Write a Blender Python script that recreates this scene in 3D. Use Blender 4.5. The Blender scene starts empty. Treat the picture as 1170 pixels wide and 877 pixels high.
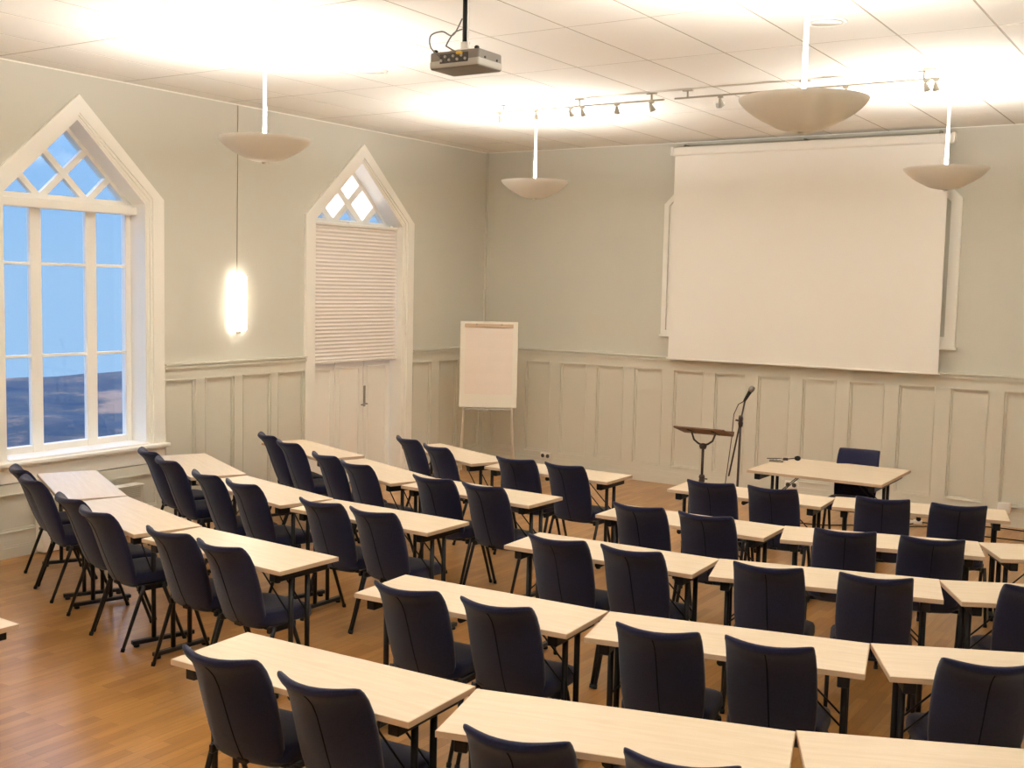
import bpy, bmesh, math, random
from mathutils import Vector, Matrix
random.seed(7)
PI = math.pi
SC = bpy.context.scene
COL = SC.collection
RX, RY, RH = 8.66, -12.7, 3.977          # room: x 0..RX, y RY..0, z 0..RH

# ------------------------------------------------------------------ materials
def lin(c):
    return tuple(((v / 255) / 12.92 if v / 255 <= .04045 else ((v / 255 + .055) / 1.055) ** 2.4) for v in c)

def mat(name, rgb, rough=.6, metal=0., bump=0., bscale=200., noise=0., nscale=6., sheen=0., spec=.5, coat=0.):
    m = bpy.data.materials.new(name); m.use_nodes = True
    nt = m.node_tree; b = nt.nodes['Principled BSDF']
    b.inputs['Base Color'].default_value = (*lin(rgb), 1)
    b.inputs['Roughness'].default_value = rough
    b.inputs['Metallic'].default_value = metal
    b.inputs['Specular IOR Level'].default_value = spec
    b.inputs['Coat Weight'].default_value = coat
    if sheen:
        b.inputs['Sheen Weight'].default_value = sheen
        b.inputs['Sheen Roughness'].default_value = .5
    tc = nt.nodes.new('ShaderNodeTexCoord')
    if noise:
        n = nt.nodes.new('ShaderNodeTexNoise'); n.inputs['Scale'].default_value = nscale; n.inputs['Detail'].default_value = 4
        nt.links.new(tc.outputs['Object'], n.inputs['Vector'])
        mx = nt.nodes.new('ShaderNodeMix'); mx.data_type = 'RGBA'
        c = lin(rgb)
        mx.inputs[6].default_value = (*[v * (1 - noise) for v in c], 1)
        mx.inputs[7].default_value = (*[min(1, v * (1 + noise)) for v in c], 1)
        nt.links.new(n.outputs['Fac'], mx.inputs[0]); nt.links.new(mx.outputs[2], b.inputs['Base Color'])
    if bump:
        n2 = nt.nodes.new('ShaderNodeTexNoise'); n2.inputs['Scale'].default_value = bscale; n2.inputs['Detail'].default_value = 3
        nt.links.new(tc.outputs['Object'], n2.inputs['Vector'])
        bp = nt.nodes.new('ShaderNodeBump'); bp.inputs['Strength'].default_value = bump; bp.inputs['Distance'].default_value = .004
        nt.links.new(n2.outputs['Fac'], bp.inputs['Height']); nt.links.new(bp.outputs[0], b.inputs['Normal'])
    return m

def emis(name, rgb, strength, base=(240, 240, 235)):
    m = mat(name, base, .4); b = m.node_tree.nodes['Principled BSDF']
    b.inputs['Emission Color'].default_value = (*lin(rgb), 1)
    b.inputs['Emission Strength'].default_value = strength
    return m

def glass_mat():
    m = bpy.data.materials.new('window_glass'); m.use_nodes = True
    nt = m.node_tree; nt.nodes.clear()
    o = nt.nodes.new('ShaderNodeOutputMaterial'); mx = nt.nodes.new('ShaderNodeMixShader')
    t = nt.nodes.new('ShaderNodeBsdfTransparent'); g = nt.nodes.new('ShaderNodeBsdfGlossy'); lw = nt.nodes.new('ShaderNodeLayerWeight'); pw_ = nt.nodes.new('ShaderNodeMath'); f = nt.nodes.new('ShaderNodeMath')
    t.inputs[0].default_value = (.93, .96, .98, 1); g.inputs['Roughness'].default_value = .03
    pw_.operation = 'POWER'; pw_.inputs[1].default_value = 5; nt.links.new(lw.outputs['Facing'], pw_.inputs[0])
    f.operation = 'MULTIPLY_ADD'; f.inputs[1].default_value = .9; f.inputs[2].default_value = .035; nt.links.new(pw_.outputs[0], f.inputs[0])
    nt.links.new(f.outputs[0], mx.inputs[0]); nt.links.new(t.outputs[0], mx.inputs[1]); nt.links.new(g.outputs[0], mx.inputs[2])
    nt.links.new(mx.outputs[0], o.inputs[0])
    return m

def wood_top():
    m = bpy.data.materials.new('maple_laminate'); m.use_nodes = True
    nt = m.node_tree; b = nt.nodes['Principled BSDF']; b.inputs['Roughness'].default_value = .38
    tc = nt.nodes.new('ShaderNodeTexCoord'); mp = nt.nodes.new('ShaderNodeMapping'); mp.inputs['Scale'].default_value = (2.2, 26, 4)
    nt.links.new(tc.outputs['Object'], mp.inputs[0])
    n = nt.nodes.new('ShaderNodeTexNoise'); n.inputs['Scale'].default_value = 1.6; n.inputs['Detail'].default_value = 5; n.inputs['Distortion'].default_value = .6
    nt.links.new(mp.outputs[0], n.inputs['Vector'])
    r = nt.nodes.new('ShaderNodeValToRGB')
    r.color_ramp.elements[0].position = .3; r.color_ramp.elements[0].color = (*lin((222, 202, 174)), 1)
    r.color_ramp.elements[1].position = .7; r.color_ramp.elements[1].color = (*lin((231, 214, 190)), 1)
    nt.links.new(n.outputs['Fac'], r.inputs[0]); nt.links.new(r.outputs[0], b.inputs['Base Color'])
    return m

def floor_mat():
    m = bpy.data.materials.new('oak_parquet'); m.use_nodes = True
    nt = m.node_tree; b = nt.nodes['Principled BSDF']
    tc = nt.nodes.new('ShaderNodeTexCoord')
    mp = nt.nodes.new('ShaderNodeMapping'); mp.inputs['Rotation'].default_value = (0, 0, PI / 2)
    nt.links.new(tc.outputs['Object'], mp.inputs[0])
    br = nt.nodes.new('ShaderNodeTexBrick')
    br.offset = .37; br.inputs['Scale'].default_value = 1.0
    br.inputs['Brick Width'].default_value = .48; br.inputs['Row Height'].default_value = .068
    br.inputs['Mortar Size'].default_value = .0008; br.inputs['Bias'].default_value = .0
    br.inputs['Color1'].default_value = (*lin((182, 133, 74)), 1)
    br.inputs['Color2'].default_value = (*lin((156, 108, 55)), 1)
    br.inputs['Mortar'].default_value = (*lin((112, 74, 40)), 1)
    nt.links.new(mp.outputs[0], br.inputs['Vector'])
    mp2 = nt.nodes.new('ShaderNodeMapping'); mp2.inputs['Scale'].default_value = (40, 3, 1)
    nt.links.new(tc.outputs['Object'], mp2.inputs[0])
    n = nt.nodes.new('ShaderNodeTexNoise'); n.inputs['Scale'].default_value = 1.; n.inputs['Detail'].default_value = 6
    nt.links.new(mp2.outputs[0], n.inputs['Vector'])
    mx = nt.nodes.new('ShaderNodeMix'); mx.data_type = 'RGBA'; mx.blend_type = 'OVERLAY'; mx.inputs[0].default_value = .28
    nt.links.new(br.outputs['Color'], mx.inputs[6]); nt.links.new(n.outputs['Fac'], mx.inputs[7])
    nt.links.new(mx.outputs[2], b.inputs['Base Color'])
    b.inputs['Roughness'].default_value = .3
    b.inputs['Coat Weight'].default_value = .25; b.inputs['Coat Roughness'].default_value = .2
    return m

M = {}
M['wall'] = mat('painted_wall', (209, 206, 194), .8, bump=.05, bscale=120)
M['wains'] = mat('painted_panelling', (216, 212, 198), .5)
M['trim'] = mat('cream_white_paint', (247, 244, 236), .45)
M['ceil'] = mat('ceiling_tile', (236, 232, 224), .9, bump=.1, bscale=90)
M['ceilbar'] = mat('ceiling_grid', (172, 160, 140), .7)
M['floor'] = floor_mat()
M['top'] = wood_top()
M['edge'] = mat('table_edge_band', (205, 178, 150), .5)
M['black'] = mat('black_metal', (24, 23, 26), .42, spec=.4)
M['rubber'] = mat('black_rubber', (18, 18, 18), .8)
M['fabric'] = mat('navy_fabric', (31, 32, 60), .95, noise=.6, nscale=130, bump=.35, bscale=500, sheen=.25, spec=.15)
M['seam'] = mat('dark_seam', (18, 17, 26), .95, spec=.1)
M['white'] = mat('white_plastic', (238, 234, 226), .4)
M['bowl'] = mat('white_lacquered_metal', (238, 236, 230), .45)
M['screen'] = mat('projection_cloth', (246, 242, 235), .9)
M['blind'] = mat('pleated_fabric', (240, 234, 228), .85)
M['chrome'] = mat('brushed_steel', (170, 165, 155), .3, metal=1.)
M['grey'] = mat('grey_plastic', (176, 172, 164), .5)
M['dgrey'] = mat('dark_grey_plastic', (122, 116, 108), .5)
M['socket'] = mat('socket_dark', (70, 66, 60), .6)
M['paper'] = mat('flipchart_paper', (240, 228, 216), .85, noise=.02, nscale=5)
M['board'] = mat('white_enamel_board', (240, 234, 220), .35)
M['woodstand'] = mat('brown_varnished_wood', (112, 78, 54), .45, noise=.15, nscale=12)
M['iron'] = mat('dark_brown_iron', (62, 44, 38), .45)
M['steelpaint'] = mat('silver_painted_steel', (236, 233, 224), .35)
M['track'] = mat('silver_grey_lacquer', (176, 168, 152), .4)
M['glass'] = glass_mat()
M['lampglow'] = emis('lit_opal_glass', (255, 244, 226), 5)
M['bulb'] = emis('lit_halogen_bulb', (255, 240, 214), 6)
M['paneglow'] = emis('white_pane_added_glow', (236, 240, 255), 1.1, (235, 238, 245))  # brightness of the white panes put in as emission, no source behind them
M['rock'] = mat('lichen_rock', (126, 96, 78), .95, noise=.6, nscale=.9, bump=.6, bscale=6)
M['heather'] = mat('dark_heather', (58, 66, 74), .95, noise=.4, nscale=5)
M['yellow'] = mat('yellow_plug', (214, 180, 60), .5)

# ------------------------------------------------------------------ mesh builder
class MB:
    def __init__(self):
        self.v = []; self.f = []; self.s = []
    def add(self, vs, fs, mtx=None, smooth=False):
        o = len(self.v)
        for p in vs:
            p = Vector(p)
            self.v.append(mtx @ p if mtx else p)
        for f in fs:
            self.f.append([i + o for i in f]); self.s.append(smooth)
        return self
    def box(self, c, s, mtx=None, bevel=0., seg=1):
        bm = bmesh.new(); bmesh.ops.create_cube(bm, size=1)
        for v in bm.verts: v.co = Vector((v.co.x * s[0] + c[0], v.co.y * s[1] + c[1], v.co.z * s[2] + c[2]))
        if bevel > 0:
            bmesh.ops.bevel(bm, geom=bm.edges[:], offset=min(bevel, .45 * min(s)), segments=seg, profile=.6, affect='EDGES')
        bm.verts.index_update()
        self.add([v.co.copy() for v in bm.verts], [[v.index for v in f.verts] for f in bm.faces], mtx, bevel > 0 and seg > 1)
        bm.free(); return self
    def tube(self, pts, r, seg=10, mtx=None, closed=False, caps=True):
        pts = [Vector(p) for p in pts]; n = len(pts); rs = r if isinstance(r, (list, tuple)) else [r] * n
        vs = []; fs = []; up = None
        for i, p in enumerate(pts):
            if closed: t = pts[(i + 1) % n] - pts[i - 1]
            else: t = pts[min(i + 1, n - 1)] - pts[max(i - 1, 0)]
            t = t.normalized() if t.length > 1e-9 else Vector((0, 0, 1))
            if up is None:
                up = Vector((0, 0, 1)) if abs(t.z) < .9 else Vector((1, 0, 0))
            a = t.cross(up)
            if a.length < 1e-6: a = t.orthogonal()
            a.normalize(); b = a.cross(t).normalized(); up = b
            for k in range(seg):
                q = 2 * PI * k / seg; vs.append(p + (a * math.cos(q) + b * math.sin(q)) * rs[i])
        m = n if closed else n - 1
        for i in range(m):
            j = (i + 1) % n
            for k in range(seg):
                fs.append([i * seg + k, i * seg + (k + 1) % seg, j * seg + (k + 1) % seg, j * seg + k])
        self.add(vs, fs, mtx, True)
        if caps and not closed:
            o = len(self.v) - len(vs)
            self.f.append([o + k for k in range(seg)][::-1]); self.s.append(False)
            self.f.append([o + (n - 1) * seg + k for k in range(seg)]); self.s.append(False)
        return self
    def lathe(self, prof, seg=32, mtx=None, smooth=True):
        vs = []; fs = []
        for (r, z) in prof:
            for k in range(seg):
                a = 2 * PI * k / seg; vs.append((max(r, 1e-4) * math.cos(a), max(r, 1e-4) * math.sin(a), z))
        for i in range(len(prof) - 1):
            for k in range(seg):
                fs.append([i * seg + k, i * seg + (k + 1) % seg, (i + 1) * seg + (k + 1) % seg, (i + 1) * seg + k])
        return self.add(vs, fs, mtx, smooth)
    def prism(self, poly, frame, d0, d1):
        """poly in (a,b); frame(a,b,d)->xyz"""
        n = len(poly)
        vs = [frame(a, b, d0) for a, b in poly] + [frame(a, b, d1) for a, b in poly]
        fs = [list(range(n))[::-1], [n + i for i in range(n)]] + [[i, (i + 1) % n, n + (i + 1) % n, n + i] for i in range(n)]
        return self.add(vs, fs)
    def ring(self, outer, inner, frame, d0, d1):
        """frame solid between two closed outlines with the same number of points"""
        n = len(outer); vs = []
        for P in (outer, inner):
            for d in (d0, d1): vs += [frame(a, b, d) for a, b in P]
        fs = []
        for i in range(n):
            j = (i + 1) % n
            o0, o1, i0, i1 = i, n + i, 2 * n + i, 3 * n + i
            p0, p1, q0, q1 = j, n + j, 2 * n + j, 3 * n + j
            fs += [[o0, p0, p1, o1], [i0, i1, q1, q0], [o1, p1, q1, i1], [o0, i0, q0, p0]]
        return self.add(vs, fs)
    def build(self, name, m, parent=None, loc=None, kind=None):
        me = bpy.data.meshes.new(name); me.from_pydata([tuple(p) for p in self.v], [], self.f)
        me.polygons.foreach_set('use_smooth', self.s); me.materials.append(m)
        bm = bmesh.new(); bm.from_mesh(me); bmesh.ops.recalc_face_normals(bm, faces=bm.faces[:]); bm.to_mesh(me); bm.free()
        me.update()
        o = bpy.data.objects.new(name, me); COL.objects.link(o)
        if parent: o.parent = parent
        if loc: o.location = loc
        if kind: o['kind'] = kind
        return o

def tag(o, label, cat, group=None):
    o['label'] = label; o['category'] = cat
    if group: o['group'] = group
    return o
def empty(name, loc=(0, 0, 0), rz=0.):
    o = bpy.data.objects.new(name, None); o.empty_display_size = .1; COL.objects.link(o)
    o.location = loc; o.rotation_euler = (0, 0, rz); return o
def struct(name, loc=(0, 0, 0)):
    o = empty(name, loc); o['kind'] = 'structure'; return o
def copy_tree(o, parent=None):
    c = o.copy(); COL.objects.link(c); c.parent = parent
    for ch in list(o.children): copy_tree(ch, c)
    return c

# ------------------------------------------------------------------ camera
R = Vector((0.8367684497341623, 0.5471066292399925, 0.022201301113675596))
U = Vector((-0.06620717597601143, 0.06084501567359789, 0.9959490418274226))
F = Vector((-0.5435394846547655, 0.8348486211938864, -0.08713557431898193))
CP = Vector((8.315029656228548, -12.072874343191057, 2.2913294718472086))
FPX = 1285.597
cam = bpy.data.cameras.new('camera'); co = bpy.data.objects.new('camera', cam); COL.objects.link(co)
mw = Matrix.Identity(4)
for i in range(3):
    mw[i][0], mw[i][1], mw[i][2], mw[i][3] = R[i], U[i], -F[i], CP[i]
co.matrix_world = mw
cam.sensor_width = 36; cam.sensor_fit = 'HORIZONTAL'; cam.lens = FPX / 1170 * 36; cam.clip_start = .05; cam.clip_end = 300
SC.camera = co

# ------------------------------------------------------------------ room shell
LW = lambda a, b, d: (d, a, b)            # left wall: a=y, b=z, d=x
BW = lambda a, b, d: (a, d, b)            # screen wall: a=x, b=z, d=y
o = MB().box(((RX) / 2, RY / 2, -.1), (RX + .8, -RY + .8, .2)).build('floor', M['floor'], kind='structure')

# left wall with the two gothic openings (y centre, half width, sill z, kink z, apex z)
W1 = dict(c=-6.065, h=.70, zb=.79, k=2.955, a=3.61)
W2 = dict(c=-2.44, h=.745, zb=0., k=2.955, a=3.62)
TH = .25
def quadwall(mb, poly):
    mb.prism(poly, LW, -TH - .1, 0)
wl = MB()
y0, y1 = RY - .2, 0.2
for (ya, yb) in ((y0, W1['c'] - W1['h']), (W1['c'] + W1['h'], W2['c'] - W2['h']), (W2['c'] + W2['h'], y1)):
    quadwall(wl, [(ya, 0), (yb, 0), (yb, RH), (ya, RH)])
for w in (W1, W2):
    c, h = w['c'], w['h']
    if w['zb'] > 0: quadwall(wl, [(c - h, 0), (c + h, 0), (c + h, w['zb']), (c - h, w['zb'])])
    quadwall(wl, [(c - h, w['k']), (c, w['a']), (c, RH), (c - h, RH)])
    quadwall(wl, [(c, w['a']), (c + h, w['k']), (c + h, RH), (c, RH)])
wl.build('wall_left', M['wall'], kind='structure')
MB().box((RX / 2, .1, RH / 2), (RX + .4, .2, RH)).build('wall_back', M['wall'], kind='structure')
MB().box((RX + .1, RY / 2, RH / 2), (.2, -RY, RH)).build('wall_right', M['wall'], kind='structure')
MB().box((RX / 2, RY - .1, RH / 2), (RX + .4, .2, RH)).build('wall_front', M['wall'], kind='structure')

# ceiling: slab, tiles in a visible grid
cl = struct('ceiling')
tx = [6.88 - .605 * k for k in range(-3, 12)]; ty = [-4.40 - 1.2 * k for k in range(-4, 8)]
tx = sorted([x for x in tx if .05 < x < RX - .05] + [0., RX]); ty = sorted([y for y in ty if RY + .05 < y < -.05] + [RY, 0.])
MB().box((RX / 2, RY / 2, RH + .0415), (RX + .4, -RY + .4, .08)).build('slab', M['ceilbar'], cl)
t = MB(); g = .013
for i in range(len(tx) - 1):
    for j in range(len(ty) - 1):
        x0, x1, ya, yb = tx[i] + g / 2, tx[i + 1] - g / 2, ty[j] + g / 2, ty[j + 1] - g / 2
        e = .0012
        vs = [(x0 + e, ya + e, RH), (x1 - e, ya + e, RH), (x1 - e, yb - e, RH), (x0 + e, yb - e, RH),
              (x0, ya, RH + .002), (x1, ya, RH + .002), (x1, yb, RH + .002), (x0, yb, RH + .002),
              (x0, ya, RH + .025), (x1, ya, RH + .025), (x1, yb, RH + .025), (x0, yb, RH + .025)]
        fs = [[3, 2, 1, 0], [8, 9, 10, 11]]
        for a in (0, 4):
            for k in range(4):
                l = (k + 1) % 4; fs.append([a + k, a + l, a + 4 + l, a + 4 + k])
        t.add(vs, fs)
t.build('ceiling_tiles', M['ceil'], cl)
tb = struct('trim_1')
MB().box((.005, RY / 2, RH - .005), (.010, -RY, .010)).box((RX / 2, -.004, RH - .004), (RX, .008, .008)).build('ceiling_edge_bead', M['trim'], tb)
MB().box((.012, -.012, RH / 2 + .75), (.024, .024, RH - 1.5)).build('corner_bead', M['wall'], tb)

# wainscot: board, panels with moulded sunk fields, chair rail, skirting
ZT, ZR = 1.50, 1.45
def wainscot(frame, sgn, spans, panels, name, ztop=ZR, zp0=.2, zp1=1.355):
    """spans (a0,a1); panels (a0,a1) inside them. d runs from the wall into the room (sgn)."""
    root = struct(name)
    board = MB(); mould = MB()
    for (s0, s1) in spans:
        ps = sorted([p for p in panels if p[0] >= s0 - .001 and p[1] <= s1 + .001])
        board.prism([(s0, 0), (s1, 0), (s1, ztop), (s0, ztop)], frame, 0, sgn * .004)
        edges = [s0] + [e for p in ps for e in p] + [s1]
        for k in range(0, len(edges), 2):
            if edges[k + 1] - edges[k] > .004:
                board.prism([(edges[k], 0), (edges[k + 1], 0), (edges[k + 1], ztop), (edges[k], ztop)], frame, 0, sgn * .030)
        for (p0, p1) in ps:
            board.prism([(p0, 0), (p1, 0), (p1, zp0), (p0, zp0)], frame, 0, sgn * .030)
            board.prism([(p0, zp1), (p1, zp1), (p1, ztop), (p0, ztop)], frame, 0, sgn * .030)
            for (i0, i1, dd) in ((0, .012, .037), (.012, .032, .018)):
                O = [(p0 + i0, zp0 + i0), (p1 - i0, zp0 + i0), (p1 - i0, zp1 - i0), (p0 + i0, zp1 - i0)]
                I = [(p0 + i1, zp0 + i1), (p1 - i1, zp0 + i1), (p1 - i1, zp1 - i1), (p0 + i1, zp1 - i1)]
                mould.ring(O, I, frame, sgn * .003, sgn * dd)
    board.build('panel_board', M['wains'], root); mould.build('panel_moulding', M['wains'], root)
    return root
def rail(frame, sgn, spans, name):
    root = struct(name); mb = MB()
    for (a0, a1) in spans:
        for (z0, z1, d) in ((1.488, 1.502, .060), (1.476, 1.488, .034), (1.450, 1.476, .052), (1.432, 1.450, .037)):
            mb.prism([(a0, z0), (a1, z0), (a1, z1), (a0, z1)], frame, 0, sgn * d)
    mb.build('chair_rail', M['wains'], root)
def skirting(frame, sgn, spans, name):
    mb = MB()
    for (a0, a1) in spans:
        for (z0, z1, d) in ((0, .085, .050), (.085, .10, .042), (.10, .145, .036)):
            mb.prism([(a0, z0), (a1, z0), (a1, z1), (a0, z1)], frame, 0, sgn * d)
    mb.build(name, M['wains'], kind='structure')
bp = [(.155 + .5142 * k, .53 + .5142 * k) for k in range(0, 17) if .53 + .5142 * k < RX]
wainscot(BW, -1, [(0, RX)], bp, 'trim_2'); rail(BW, -1, [(0, RX)], 'trim_3'); skirting(BW, -1, [(0, RX)], 'baseboard_back')
c1, c2 = W1['c'], W2['c']; CO1, CO2 = .872, .908
lp = [(-5.19, -4.82), (-4.711, -4.334), (-4.231, -3.837), (-3.751, -3.352), (-1.525, -1.151), (-.992, -.607), (-.50, -.12)]
for k in range(12):
    lp.append((-7.35 - .49 * k, -6.98 - .49 * k))
wainscot(LW, 1, [(RY, c1 - CO1), (c1 + CO1, c2 - CO2), (c2 + CO2, 0)], lp, 'trim_4')
rail(LW, 1, [(RY, c1 - CO1), (c1 + CO1, c2 - CO2), (c2 + CO2, 0)], 'trim_5')
skirting(LW, 1, [(RY, c2 - CO2), (c2 + CO2, 0)], 'baseboard_left')
# sunk panels below the window
wainscot(LW, 1, [(c1 - CO1, c1 + CO1)], [(c1 - .80, c1 - .42), (c1 - .33, c1 + .05), (c1 + .14, c1 + .80)], 'trim_6', ztop=.6, zp0=.2, zp1=.52)

# ------------------------------------------------------------------ gothic casings, windows, door
def gable(c, hw, zb, zk, za):
    return [(c - hw, zb), (c + hw, zb), (c + hw, zk), (c, za), (c - hw, zk)]
def casing(w, co_, zk, za, zb, parent):
    c, h = w['c'], w['h']
    n = 'casing'
    O = [(c - co_, zb), (c - co_, zk), (c, za), (c + co_, zk), (c + co_, zb)]
    def inner(hw, dz): return [(c - hw, zb), (c - hw, w['k'] + dz), (c, w['a'] + dz), (c + hw, w['k'] + dz), (c + hw, zb)]
    def strip(P, Q, d0, d1, mb):
        for i in range(len(P) - 1):
            mb.prism([P[i], P[i + 1], Q[i + 1], Q[i]], LW, d0, d1)
    mb = MB()
    A = inner(h + .05, .04); B = inner(h + .025, .02); C = inner(h, 0)
    strip(O, A, 0, .035, mb); strip(A, B, 0, .022, mb); strip(B, C, 0, .010, mb)
    mb.build('casing', M['trim'], parent)
    # reveal lining
    mb = MB(); e = .012
    C2 = inner(h - e, -e * 1.3)
    strip(C, C2, -TH - .08, .004, mb)
    mb.build('reveal_lining', M['trim'], parent)

def lattice(w, d, parent, pane_glow=False, bw=.027, dp=.03):
    """gothic head: diamonds between bars parallel to the gables"""
    c, h, zk, za = w['c'], w['h'] - .012, w['k'] - .02, w['a'] - .02
    sl = (za - zk) / h
    bars = MB(); D0, D1 = d - .02, d + dp
    def bar(y0, z0, y1, z1, wd=None, e=0):
        wd = wd or bw
        dx, dz = y1 - y0, z1 - z0; L = math.hypot(dx, dz); nx, nz = -dz / L * wd, dx / L * wd
        bars.prism([(y0 + nx, z0 + nz), (y1 + nx, z1 + nz), (y1 - nx, z1 - nz), (y0 - nx, z0 - nz)], LW, D0 - e, D1 + e)
    # edge bars along the gable
    bar(c - h, zk, c, za, bw * 1.1, .002); bar(c + h, zk, c, za, bw * 1.1, .002); bar(c - h, zk, c + h, zk, bw * 1.1, .004)
    for s in (-1, 1):
        m = h / 3
        # base point at +-h/3 : a bar to each gable
        bar(c + s * m, zk, c + s * (h / 3 + (h - m) / 2), zk + sl * (h - m) / 2, e=.001 * s)
        L = (h + m) / 2                                   # towards the opposite gable
        bar(c + s * m, zk, c + s * (m - L), zk + sl * L, e=.0015 * s)
    bars.build('lattice_bars', M['trim'], parent)
    # panes
    P = lambda i, j: (c + (i - j) * h / 3, zk + sl * (i + j) * h / 3)     # diagonal coordinates
    q = h / 3
    def dia(y, z): return [(y, z - sl * q), (y + q, z), (y, z + sl * q), (y - q, z)]
    shapes = [('diamond', dia(c, za - sl * q)), ('diamond', dia(c - q, zk + sl * q)), ('diamond', dia(c + q, zk + sl * q))]
    tris = [[(c + k * 2 * q - q, zk), (c + k * 2 * q + q, zk), (c + k * 2 * q, zk + sl * q)] for k in (-1, 0, 1)]
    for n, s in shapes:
        o = MB().prism(s, LW, d - .003, d + .003).build('diamond_pane', M['paneglow'] if pane_glow else M['glass'], parent)
        if pane_glow: o['label'] = 'white diamond pane with added glow'
    for s in tris:
        MB().prism(s, LW, d - .003, d + .003).build('triangle_pane', M['glass'], parent)

win = struct('window_1')
casing(W1, CO1, 2.99, 3.80, .62, win)
D1 = -.22
h1 = W1['h'] - .012
fr = MB()
zb, zk = W1['zb'], W1['k']
for y, wd in ((c1 - h1 + .03, .06), (c1 + h1 - .03, .06), (c1 - .27, .108), (c1 + .27, .108)):
    fr.box((D1, y, (zb + zk) / 2), (.05, wd, zk - zb), bevel=.006)
for y0_, y1_ in ((c1 - h1, c1 - .27), (c1 - .27, c1 + .27), (c1 + .27, c1 + h1)):
    fr.box((D1 - .006, (y0_ + y1_) / 2, zb + .03), (.054, y1_ - y0_, .075), bevel=.006)
    for z in (1.612, 2.385): fr.box((D1 + .004, (y0_ + y1_) / 2, z), (.03, y1_ - y0_, .026), bevel=.004)
fr.build('window_frame', M['trim'], win)
MB().box((D1 + .065, c1, 2.882), (.10, 2 * h1, .075), bevel=.006).build('transom_box', M['trim'], win)
for y0_, y1_ in ((c1 - h1 + .05, c1 - .31), (c1 - .23, c1 + .23), (c1 + .31, c1 + h1 - .05)):
    for z0, z1 in ((zb + .05, 1.605), (1.619, 2.378), (2.392, zk)):
        MB().box((D1, (y0_ + y1_) / 2, (z0 + z1) / 2), (.006, y1_ - y0_, z1 - z0)).build('glass_pane', M['glass'], win)
lattice(W1, D1, win)
s = MB().box((-.10, c1, .785), (.30, 2 * W1['h'] - .03, .03), bevel=.004)
s.box((.04, c1, .765), (.10, 2 * CO1 + .04, .035), bevel=.008, seg=2).box((.022, c1, .735), (.045, 2 * CO1 + .01, .03), bevel=.006)
s.box((.018, c1, .665), (.036, 2 * CO1, .115), bevel=.004)
s.build('window_sill', M['trim'], win)

win = struct('window_2')
casing(W2, CO2, 2.985, 3.807, 0., win)
D2 = -.17; h2 = W2['h'] - .012
lattice(W2, -.25, win, pane_glow=True, bw=.037, dp=.05)
fr = MB()
for y in (c2 - h2 + .025, c2 + h2 - .025): fr.box((D2, y, (1.45 + W2['k']) / 2), (.05, .05, W2['k'] - 1.45))
fr.box((D2, c2, 1.48), (.052, 2 * h2, .06)).box((D2, c2, (1.5 + W2['k']) / 2), (.048, .06, W2['k'] - 1.5))
fr.build('window_frame', M['trim'], win)
for s_ in (-1, 1):
    MB().box((D2, c2 + s_ * (h2 / 2), (1.5 + W2['k']) / 2), (.006, h2 - .1, W2['k'] - 1.54)).build('glass_pane', M['glass'], win)

door = struct('door_1')
y_r = c2 + h2 - .012; pw = (2 * h2 - .024) / 3
for k in range(3):
    a1 = y_r - pw * k; a0 = a1 - pw
    mb = MB(); x0, x1 = D2 - .03, D2 + .012
    mb.box(((x0 + x1) / 2, (a0 + a1) / 2, .735), (x1 - x0, pw - .006, 1.42), bevel=.003)
    for (b0, b1) in ((.15, 1.33),):
        O = [(a0 + .07, b0), (a1 - .07, b0), (a1 - .07, b1), (a0 + .07, b1)]
        I = [(a0 + .09, b0 + .02), (a1 - .09, b0 + .02), (a1 - .09, b1 - .02), (a0 + .09, b1 - .02)]
        mb.ring(O, I, LW, x1 - .001, x1 + .010)
    lf = mb.build('door_leaf', M['trim'], door)
    if k == 0:
        hb = MB().box((x1 + .006, a0 + .018, .985), (.012, .034, .24), bevel=.004)
        hb.tube([(x1 + .01, a0 + .018, .90), (x1 + .05, a0 + .018, .90), (x1 + .055, a0 - .03, .90), (x1 + .055, a0 - .09, .895)], .009)
        hb.build('door_handle', M['chrome'], lf)
MB().box((D2 - .01, c2, .012), (.12, 2 * h2, .024)).build('threshold', M['wains'], door)

# pleated blind in the upper half of the door opening
bl = empty('pleated_blind', (-.085, c2, 2.925))
tag(bl, 'white pleated blind pulled down over the glazed door with the pointed top', 'blind')
n = 36; zt_, zb_ = -.03, -1.50; vs = []; fs = []; hw = h2 - .006
for i in range(2 * n + 1):
    z = zt_ + (zb_ - zt_) * i / (2 * n); x = .0042 * (1 if i % 2 else -1)
    vs += [(x, -hw, z), (x, hw, z), (x - .003, hw, z), (x - .003, -hw, z)]
for i in range(2 * n):
    a = 4 * i; b = a + 4
    fs += [[a, a + 1, b + 1, b], [a + 2, a + 3, b + 3, b + 2], [a + 1, a + 2, b + 2, b + 1], [a + 3, a, b, b + 3]]
MB().add(vs, fs).build('pleated_fabric', M['blind'], bl)
MB().box((0, 0, -.012), (.04, 2 * hw, .035), bevel=.004).build('head_rail', M['white'], bl)
MB().box((0, 0, zb_ - .012), (.03, 2 * hw, .025), bevel=.004).build('bottom_rail', M['white'], bl)

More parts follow.
